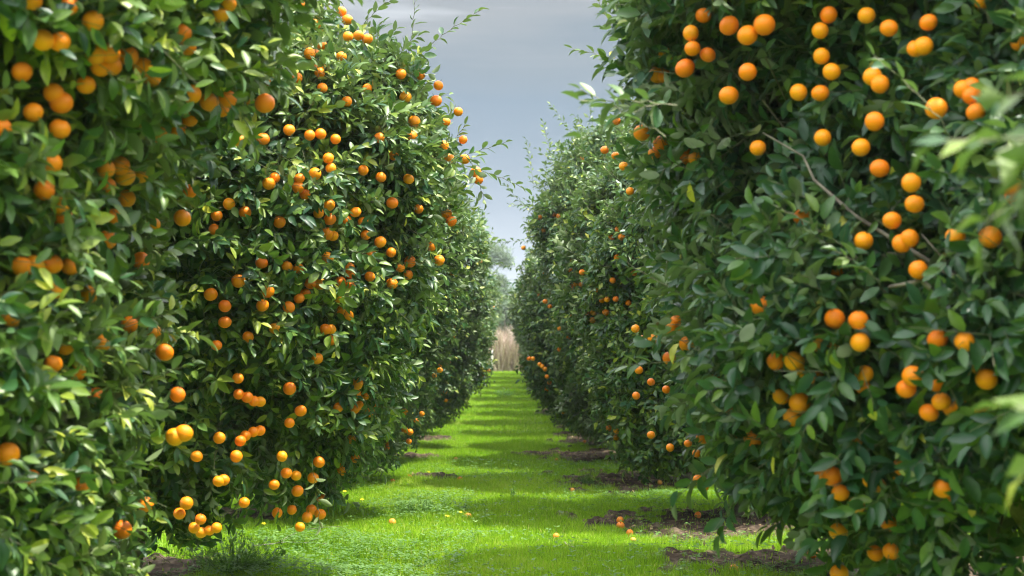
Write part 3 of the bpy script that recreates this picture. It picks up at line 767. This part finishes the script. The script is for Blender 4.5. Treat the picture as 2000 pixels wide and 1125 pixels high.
# ------------------------------------------------------------------ nearest tree on the right, only some twigs of it reach into the frame
cr0 = Crown([(.6, 1.1), (1.2, 1.45), (2.2, 1.5), (3.2, 1.3), (3.9, .7), (4.1, 0)], 9, .1)
r0 = empty('orange_tree', (2.75, 1.6, 0))
tag(r0, 'nearest tree at the right edge, showing only a few large blurred leaves', 'orange tree', GROUP)
obj('trunk', trunk_mesh(901, cr0), r0)
L0 = np.array([2.75, 1.6, 0])
sh0 = []
for px, py, Yd, dr, ln, nl in [(1960, 270, 2.35, (-1, .1, -.05), .10, 5), (1960, 360, 2.35, (-.8, .1, -.5), .07, 4), (2015, 330, 2.3, (-.7, 0, -.5), .05, 3), (2040, 130, 2.3, (-1, 0, -.1), .06, 3), (2030, 800, 2.4, (-1, 0, .2), .05, 4), (2040, 860, 2.4, (-.8, 0, -.4), .04, 3)]:
    sh0.append((CP + ray(px, py) * Yd - L0, dr, ln, nl))
T = Tubes(6)
for p_, a_ in ((sh0[0][0], (-1.0, .3, 1.9)), (sh0[4][0], (-1.0, .3, 1.5)), (sh0[3][0], (-1.0, .3, 2.0))):
    T.add(wander(np.random.default_rng(3), a_, p_, 8, .02), np.linspace(.008, .003, 8))
obj('twig', T.mesh('twig', M_TWIG), r0)
obj('crown', grow(cr0, 900, 2600, (-.7, .7, 0), shoots=sh0, back=.5, inner=3000, wisps=0, tone=.08), r0)

# ------------------------------------------------------------------ fallen fruit
def ground_at(px, py):
    rv = ray(px, py)
    t_ = np.arange(8, 90, .02)
    P = CP + t_[:, None] * rv
    h = P[:, 2] - gz(P[:, 0], P[:, 1])
    i_ = np.where(h < 0)[0]
    return P[i_[0]] if len(i_) else P[-1]
FALL = [(1211, 1022, .040, 'bright fallen orange, upper of the stacked pair beside the soil patch'),
        (1212, 1033, .042, 'bright fallen orange, lower of the stacked pair beside the soil patch'),
        (1230, 1048, .040, 'fallen orange in short grass just below the pair by the soil'),
        (1236, 1060, .030, 'small half buried fallen orange, lowest of the four by the soil'),
        (1086, 1053, .033, 'pale fallen orange sunk in grass alone in the middle of the aisle'),
        (1363, 1012, .040, 'fallen orange lying on dark soil of the large nearer patch'),
        (1289, 946, .034, 'fallen orange resting in the middle soil patch of the right row'),
        (1351, 962, .036, 'fallen orange in grass at the outer edge of the middle soil patch'),
        (1087, 903, .042, 'reddish fallen orange at the aisle end of a distant soil strip'),
        (1237, 903, .036, 'dull fallen orange under the dark skirt of the right row'),
        (1142, 865, .036, 'tiny distant fallen orange on soil of the right row'),
        (1118, 962, .034, 'yellowish fallen orange nearly hidden in sunny grass'),
        (914, 1016, .044, 'fallen orange beside two yellow flowers in the aisle'),
        (890, 901, .042, 'fallen orange in the aisle shade, furthest of those in open grass'),
        (898, 940, .040, 'dull fallen orange right of the weedy patch under the left row'),
        (800, 935, .036, 'fallen orange among low weeds near a yellow flower'),
        (767, 944, .036, 'brownish fallen orange tucked under the left row in weeds'),
        (766, 1026, .040, 'old brown fallen orange sunk in weeds of the left verge'),
        (734, 898, .036, 'fallen orange in shade below the left row skirt, left of a redder one'),
        (759, 900, .040, 'reddish fallen orange in shade under the left row'),
        (1434, 1122, .044, 'fallen orange at the bottom edge on dark soil'),
        (1587, 1089, .040, 'fallen orange behind a bent dark twig under the right tree')]
for n, (px, py, r, lab) in enumerate(FALL):
    P = ground_at(px, py)
    o = obj('fallen_orange', ORF[n % 3], None, (P[0], P[1], P[2] + r * .8))
    o.scale = (r, r, r * .93); o.rotation_euler = (frng.uniform(-1.5, 1.5), frng.uniform(-1.5, 1.5), frng.uniform(0, 6))
    tag(o, lab, 'orange', 'fallen oranges on the orchard floor')

# ------------------------------------------------------------------ yellow flowers
def flower(px, py, h, lab):
    P = ground_at(px, py)
    root = empty('yellow_flower', (P[0], P[1], P[2])); tag(root, lab, 'flower', 'yellow flowers in the grass')
    T = Tubes(5); T.add(wander(frng, (0, 0, -.01), (0, 0, h), 4, .004), [.0022] * 4)
    obj('stem', T.mesh('stem', M_WEED), root)
    v, f = [], []
    for k in range(5):
        a = k * 1.2566; b0 = len(v)
        for rr, dw, zz in ((.003, 0, 0), (.016, -.5, .006), (.025, -.25, .004), (.025, .25, .004), (.016, .5, .006)):
            v.append((rr * math.cos(a + dw), rr * math.sin(a + dw), h + zz))
        f.append((b0, b0 + 1, b0 + 2)); f.append((b0, b0 + 2, b0 + 3)); f.append((b0, b0 + 3, b0 + 4))
    o = obj('petals', np_mesh('petals', np.array(v), f, None, [M_PETAL]), root)
    o.rotation_euler = (.25, .1, 0)
for a in [(872, 1024, .09, 'yellow flower in open grass, lower left of the one beside an orange'), (897, 1018, .10, 'yellow flower just left of a fallen orange in the aisle'),
          (836, 936, .11, 'bright yellow flower above the weedy patch near small soil specks'), (706, 990, .09, 'pale yellow flower in the shaded weeds of the left verge'),
          (672, 976, .11, 'yellow flower under the hanging leaves of the left tree'), (514, 1042, .10, 'yellow flower below the lowest oranges of the focused left tree'),
          (690, 945, .08, 'tiny yellow flower at the edge of the left tree skirt')]:
    flower(*a)

# ------------------------------------------------------------------ weeds
def weed_cloud(rng, pts, hts, size, lobes=3):
    """small round leaflets on thin stalks, spread over the points"""
    n = len(pts)
    m = lobes
    base = np.repeat(pts, m, 0); h = np.repeat(hts, m)
    ang = np.tile(np.arange(m) * 2 * PI / m, n) + np.repeat(rng.uniform(0, 6, n), m)
    s = np.repeat(size * rng.uniform(.6, 1.4, n), m)
    d = np.stack([np.cos(ang), np.sin(ang), rng.uniform(-.2, .5, n * m)], 1); d = norm(d)
    sd_ = norm(np.cross(d, np.array([[0, 0, 1.]]))) 
    c = base + np.array([[0, 0, 1.]]) * h[:, None]
    v = np.stack([c, c + d * (s * .6)[:, None] + sd_ * (s * .42)[:, None], c + d * s[:, None], c + d * (s * .6)[:, None] - sd_ * (s * .42)[:, None]], 1)
    b = np.arange(n * m) * 4
    q = np.stack([b, b + 3, b + 2, b + 1], 1)
    ti = np.repeat(np.repeat(np.clip(rng.normal(.38, .2, n), 0, 1), m), 4)
    # stalks
    v2 = np.stack([pts + [-.0015, 0, 0], pts + [.0015, 0, 0], pts + np.array([[0, 0, 1.]]) * hts[:, None]], 1)
    b2 = np.arange(n) * 3 + n * m * 4
    return np.concatenate([v.reshape(-1, 3), v2.reshape(-1, 3)]), np.stack([b2, b2 + 1, b2 + 2], 1), q, np.concatenate([ti, np.full(n * 3, .4)])
rng = np.random.default_rng(8)
n = 110000
x = rng.uniform(-6, 6.5, n); y = rng.uniform(10.3, 24, n)
leftv = np.clip(1.35 - np.abs(x + 1.5) / 1.1, 0, 1) * (y < 17.5)
rightv = np.clip(1.1 - np.abs(x - 2.3) / 1.4, 0, 1) * .55
pr = np.maximum(np.maximum(leftv, rightv), .10) * np.clip(.6 + .9 * vnoise(x * 1.1, y * .9, 41), .05, 1)
kk = (rng.random(n) < pr) & (rng.random(n) > soil_mask(x, y) * .9)
x, y = x[kk], y[kk]
hts = .05 + .09 * np.clip(.5 + .6 * vnoise(x * 1.7, y * 1.3, 43), 0, 1) * rng.uniform(.5, 1.2, len(x))
v, f3, f4, ti = weed_cloud(rng, np.stack([x, y, gz(x, y)], 1), hts, .03)
tag(obj('weeds', np_mesh('weeds', v, f3, f4, [M_WEED], attr={'tint': ti}, smooth=False)), 'low clover-like weeds mixed into the grass along the verges', 'weeds', kind='stuff')

def weed_plant(px, py, rad, h, seed, lab, nst=40, lsz=.03):
    rng = np.random.default_rng(seed)
    P = ground_at(px, py)
    root = empty('weed_plant', tuple(P)); tag(root, lab, 'weed', 'leafy weeds')
    T = Tubes(4); V, Q, TI, off = [], [], [], 0
    for k in range(nst):
        a = rng.uniform(0, 6.28); rr = rad * math.sqrt(rng.random()); hh = h * rng.uniform(.45, 1.1) * (1 - .4 * rr / rad)
        tip = np.array([math.cos(a) * rr, math.sin(a) * rr, hh])
        pts = wander(rng, tip * [.25, .25, 0], tip, 6, .015)
        T.add(pts, np.linspace(.003, .0015, 6))
        for j in range(11):
            c = pts[rng.integers(2, 6)] + rng.normal(0, .008, 3)
            d = norm(rng.normal(0, 1, 3) + [math.cos(a) * .5, math.sin(a) * .5, .35]); u = norm(np.cross(d, [.1, .2, 1])); L = lsz * rng.uniform(.6, 1.4)
            q = [c, c + d * L * .35 + u * L * .28, c + d * L * .55 + u * L * .15, c + d * L * .75 + u * L * .25, c + d * L, c + d * L * .75 - u * L * .25, c + d * L * .55 - u * L * .15, c + d * L * .35 - u * L * .28]
            V += q; Q += [(off, off + 7, off + 2, off + 1), (off + 7, off + 6, off + 2, off + 2)][:1] + [(off + 2, off + 6, off + 4, off + 3), (off + 6, off + 5, off + 4, off + 4)][:1]
            off += 8; TI += [float(np.clip(rng.normal(.35, .2), 0, 1))] * 8
    obj('stem', T.mesh('stem', M_WEED), root)
    obj('leaves', np_mesh('leaves', np.array(V), None, np.array(Q), [M_WEED], attr={'tint': TI}, smooth=False), root)
weed_plant(455, 1125, .42, .34, 1, 'bushy dark green weed with cut leaves at the bottom left, below the lowest oranges', 120, .045)
weed_plant(820, 1005, .30, .16, 2, 'low feathery grey-green weed clump in the left half of the aisle', 70, .03)
weed_plant(745, 925, .34, .24, 3, 'dark leafy weed clump in shade below the left row', 80, .035)
weed_plant(985, 775, .5, .35, 4, 'pale weed tuft far down the middle of the aisle', 50, .06)
weed_plant(1150, 945, .16, .13, 6, 'small green weed on the edge of the middle soil patch', 30, .03)
weed_plant(1003, 975, .05, .22, 7, 'thin upright weed stalk standing in the middle of the aisle', 6, .03)
weed_plant(1320, 925, .30, .22, 5, 'light green weed clump growing against the far soil strip', 60, .035)

# dry fallen leaves lying on the bare soil under the rows
rng = np.random.default_rng(17)
n = 60000
x = rng.uniform(-4.4, 5, n); y = rng.uniform(10, 34, n)
kk = rng.random(n) < np.clip(soil_mask(x, y) * .5 + .03 * (np.abs(np.abs(x) - 2.3) < 1.2), 0, 1) * .35
x, y = x[kk], y[kk]; n = len(x)
c = np.stack([x, y, gz(x, y) + .006], 1); F = frame(rng.normal(0, 1, (n, 3)) * [1, 1, .25], np.array([[0, 0, 1.]]) + rng.normal(0, .35, (n, 3)))
tv, t3, t4 = TPL[1]
v = np.einsum('nij,vj->nvi', F * rng.uniform(.05, .085, n)[:, None, None], tv) + c[:, None]
M_LITTER = leaf_mat('dry_leaf', [(0.0, (0.06, 0.035, 0.02)), (0.6, (0.18, 0.12, 0.06)), (1.0, (0.34, 0.27, 0.13))], under_mix=0.2, rough=0.7, trans=0.05, spec=0.2)
tag(obj('leaf_litter', np_mesh('leaf_litter', v.reshape(-1, 3), ((np.arange(n) * len(tv))[:, None, None] + t3[None]).reshape(-1, 3), None, [M_LITTER], attr={'tint': np.repeat(rng.random(n), len(tv))})),
    'dry brown leaves scattered on the soil under the trees', 'leaf litter', kind='stuff')

# ------------------------------------------------------------------ fallen sticks
def stick(pts, r, lab, mat=M_DEAD, side=()):
    P = [ground_at(px, py) + np.array([0, 0, h]) for px, py, h in pts]
    c = P[0].copy()
    root_me = Tubes(6)
    rr = np.linspace(r, r * .45, 9)
    a = np.array([q - c for q in P])
    tt = np.linspace(0, len(a) - 1, 9)
    line = np.stack([np.interp(tt, range(len(a)), a[:, k]) for k in range(3)], 1) + frng.normal(0, r * .6, (9, 3))
    root_me.add(line, rr)
    for k, (dx, dy, dz) in side:
        root_me.add([line[k], line[k] + [dx * .5, dy * .5, dz * .6], line[k] + [dx, dy, dz]], [r * .5, r * .4, r * .25])
    tag(obj('fallen_twig', root_me.mesh('fallen_twig', mat), None, tuple(c)), lab, 'twig', 'fallen twigs')
stick([(495, 1085, .08), (560, 1078, .09), (640, 1080, .08)], .006, 'long pale bare twig lying over the grass below the left trees', side=[(3, (.15, .1, .08)), (6, (.12, -.1, .05))])
stick([(600, 1058, .12), (660, 1048, .10), (690, 1052, .08)], .004, 'thin arched green twig above the grass left of the aisle', M_TWIG, side=[(8, (.02, 0, -.03))])
stick([(1350, 1100, .04), (1380, 1112, .04), (1410, 1118, .03)], .009, 'dark forked stick on the soil at the bottom right', M_BARK, side=[(5, (.12, .2, .05))])
stick([(1102, 1066, .03), (1125, 1078, .03)], .006, 'short grey stick lying in the grass of the aisle')
stick([(1552, 1092, .02), (1572, 1084, .06), (1592, 1083, .04)], .007, 'bent dark twig beside a fallen orange under the right tree', M_BARK)
stick([(1488, 1108, .03), (1560, 1118, .03)], .006, 'thin dark twig lying on bare soil at the lower right', M_BARK)

# ------------------------------------------------------------------ beyond the orchard: reeds, post, trees, hills
rng = np.random.default_rng(12)
n = 30000
x = rng.uniform(-16, 16, n); y = rng.uniform(81, 86, n)
h = (2.5 + .6 * vnoise(x * .9, y * .3, 51)) * rng.uniform(.5, 1.05, n)
b = np.stack([x, y, rise(y)], 1)
le = rng.normal(0, .30, (n, 3)); le[:, 2] = 0
b[:, 2] += rng.uniform(0, 1, n) * (rng.random(n) < .6) * h * .55; h = h * np.where(b[:, 2] > rise(y) + .05, .5, 1)
fa = rng.uniform(0, PI, n); sdv = np.stack([np.cos(fa), np.sin(fa), 0 * fa], 1) * rng.uniform(.012, .03, n)[:, None]
mid = b + le * (h * .4)[:, None] + np.array([[0, 0, 1.]]) * (h * .6)[:, None]; tip = b + le * h[:, None] + np.array([[0, 0, 1.]]) * h[:, None]
V = np.stack([b - sdv, b + sdv, mid + sdv, mid - sdv, tip], 1).reshape(-1, 3)
q = np.arange(n) * 5
tag(obj('reeds', np_mesh('reeds', V, np.stack([q + 3, q + 2, q + 4], 1), np.stack([q, q + 1, q + 2, q + 3], 1), [M_REED], attr={'tint': np.repeat(np.clip(.5 + .35 * vnoise(x * 2.2, b[:, 2] * 1.8, 52) + rng.normal(0, .22, n), 0, 1), 5)})),
    'bank of dry tan reeds closing the far end of the aisle', 'reeds', kind='stuff')

T = Tubes(8)
P = CP + ray(961, 730) * 79.5
zb = float(rise(79.5))
T.add([(0, 0, -.1), (0, 0, .6), (0.01, 0, 1.25), (0.01, 0, 1.27)], [.06, .055, .05, .001])
tag(obj('post', T.mesh('post', M_POST), None, (P[0], 79.5, zb)), 'pale upright post in front of the reeds at the end of the aisle', 'post')

def far_tree(x, y, h, rad, seed, lab, pine=False, n=9000, ls=.35, name='broadleaf_tree', cat='tree'):
    rng = np.random.default_rng(seed)
    z = float(rise(y))
    root = empty(name, (x, y, z)); tag(root, lab, cat, None)
    T = Tubes(7)
    T.add(wander(rng, (0, 0, -.3), (0, 0, h * .9), 9, h * .02), np.linspace(h * .022, .05, 9))
    nb = 34 if pine else 26
    cl = []
    for k in range(nb):
        zz = h * rng.uniform(.45 if pine else .2, .95); a = rng.uniform(0, 6.28)
        env = math.sin(min(1, (1 - zz / h) * 1.6 + .12) * PI / 2) * rad * rng.uniform(.5, 1.1)
        e_ = np.array([math.cos(a) * env, math.sin(a) * env, min(zz + h * (.10 if pine else .08), h)])
        T.add(wander(rng, (0, 0, zz * .85), e_, 6, .12), np.linspace(h * .007, .03, 6))
        cl.append((e_, rad * rng.uniform(.22, .38)))
    obj('trunk', T.mesh('trunk', M_BARK), root)
    per = n // nb
    C = np.repeat(np.array([c for c, r in cl]), per, 0); rr = np.repeat([r for c, r in cl], per)
    g = norm(rng.normal(0, 1, (len(C), 3))) * (rr * rng.random(len(C)) ** .5)[:, None] * np.array([[1, 1, .6]])
    c = C + g
    d = norm(rng.normal(0, 1, (len(c), 3))); u = norm(np.cross(d, rng.normal(0, 1, (len(c), 3))))
    L = ls * rng.uniform(.5, 1.2, len(c)); Wd = L * (.16 if pine else .5)
    V = np.stack([c, c + d * (L * .5)[:, None] + u * (Wd * .5)[:, None], c + d * L[:, None], c + d * (L * .5)[:, None] - u * (Wd * .5)[:, None]], 1).reshape(-1, 3)
    b = np.arange(len(c)) * 4
    obj('crown', np_mesh('crown', V, None, np.stack([b, b + 1, b + 2, b + 3], 1), [M_FAR], attr={'tint': np.repeat(np.clip(np.repeat(rng.normal(.45, .2, nb), per) + rng.normal(0, .12, len(c)), 0, 1), 4)}, smooth=False), root)
def at(px, Y): return (CP + ray(px, 722) * Y)[0]
far_tree(at(938, 150), 150, 13.0, 4.0, 31, 'tall hazy pine with an open crown rising over the end of the left row', True, 12000, .8, 'pine_tree', 'pine tree')
far_tree(at(985, 112), 112, 5.2, 2.6, 32, 'pale grey-green tree directly behind the reeds', False, 12000, .3)
far_tree(at(1003, 125), 125, 6.8, 3.2, 33, 'hazy rounded tree behind the reeds, taller and to the right', False, 12000, .35)
far_tree(at(955, 120), 120, 6.6, 3.0, 34, 'dull green tree below the pine, behind the reeds', False, 12000, .35)
far_tree(at(915, 135), 135, 9, 3.5, 35, 'hazy tree mostly behind the left row, beside the pine', False, 9000, .4)
far_tree(at(1060, 140), 140, 9, 4, 36, 'hazy tree mostly hidden behind the far right row', False, 9000, .4)

hx = np.linspace(-700, 700, 90); hy = np.linspace(760, 1050, 16)
HX, HY = np.meshgrid(hx, hy)
prof = np.sin(np.linspace(0, PI, 16))[:, None]
HZ = prof * (54 + 10 * vnoise(HX / 160, HY / 300, 61) + 3 * vnoise(HX / 30, HY / 30, 62)) - 1
i = (np.arange(15)[:, None] * 90 + np.arange(89)[None]).ravel()
tag(obj('hills', np_mesh('hills', np.stack([HX.ravel(), HY.ravel(), HZ.ravel()], 1), None, np.stack([i, i + 1, i + 91, i + 90], 1), [M_HILL])), 'low blue hills on the horizon', kind='structure')

# ------------------------------------------------------------------ haze
HAZE = 0.0005
if HAZE:
    bm_v = [(x_, y_, z_) for z_ in (-1.5, 72) for y_ in (-40, 1120) for x_ in (-720, 720)]
    f = [(0, 2, 3, 1), (4, 5, 7, 6), (0, 1, 5, 4), (2, 6, 7, 3), (0, 4, 6, 2), (1, 3, 7, 5)]
    m, t, o = new_mat('haze')
    pv = N(t, 'ShaderNodeVolumePrincipled')
    pv.inputs['Color'].default_value = (0.86, 0.92, 1.0, 1); pv.inputs['Density'].default_value = HAZE
    pv.inputs['Anisotropy'].default_value = 0.2
    t.links.new(pv.outputs[0], o.inputs['Volume'])
    tag(obj('haze', np_mesh('haze', np.array(bm_v, float), None, f, [m], smooth=False)), 'thin pale haze over the orchard', 'haze', kind='stuff')
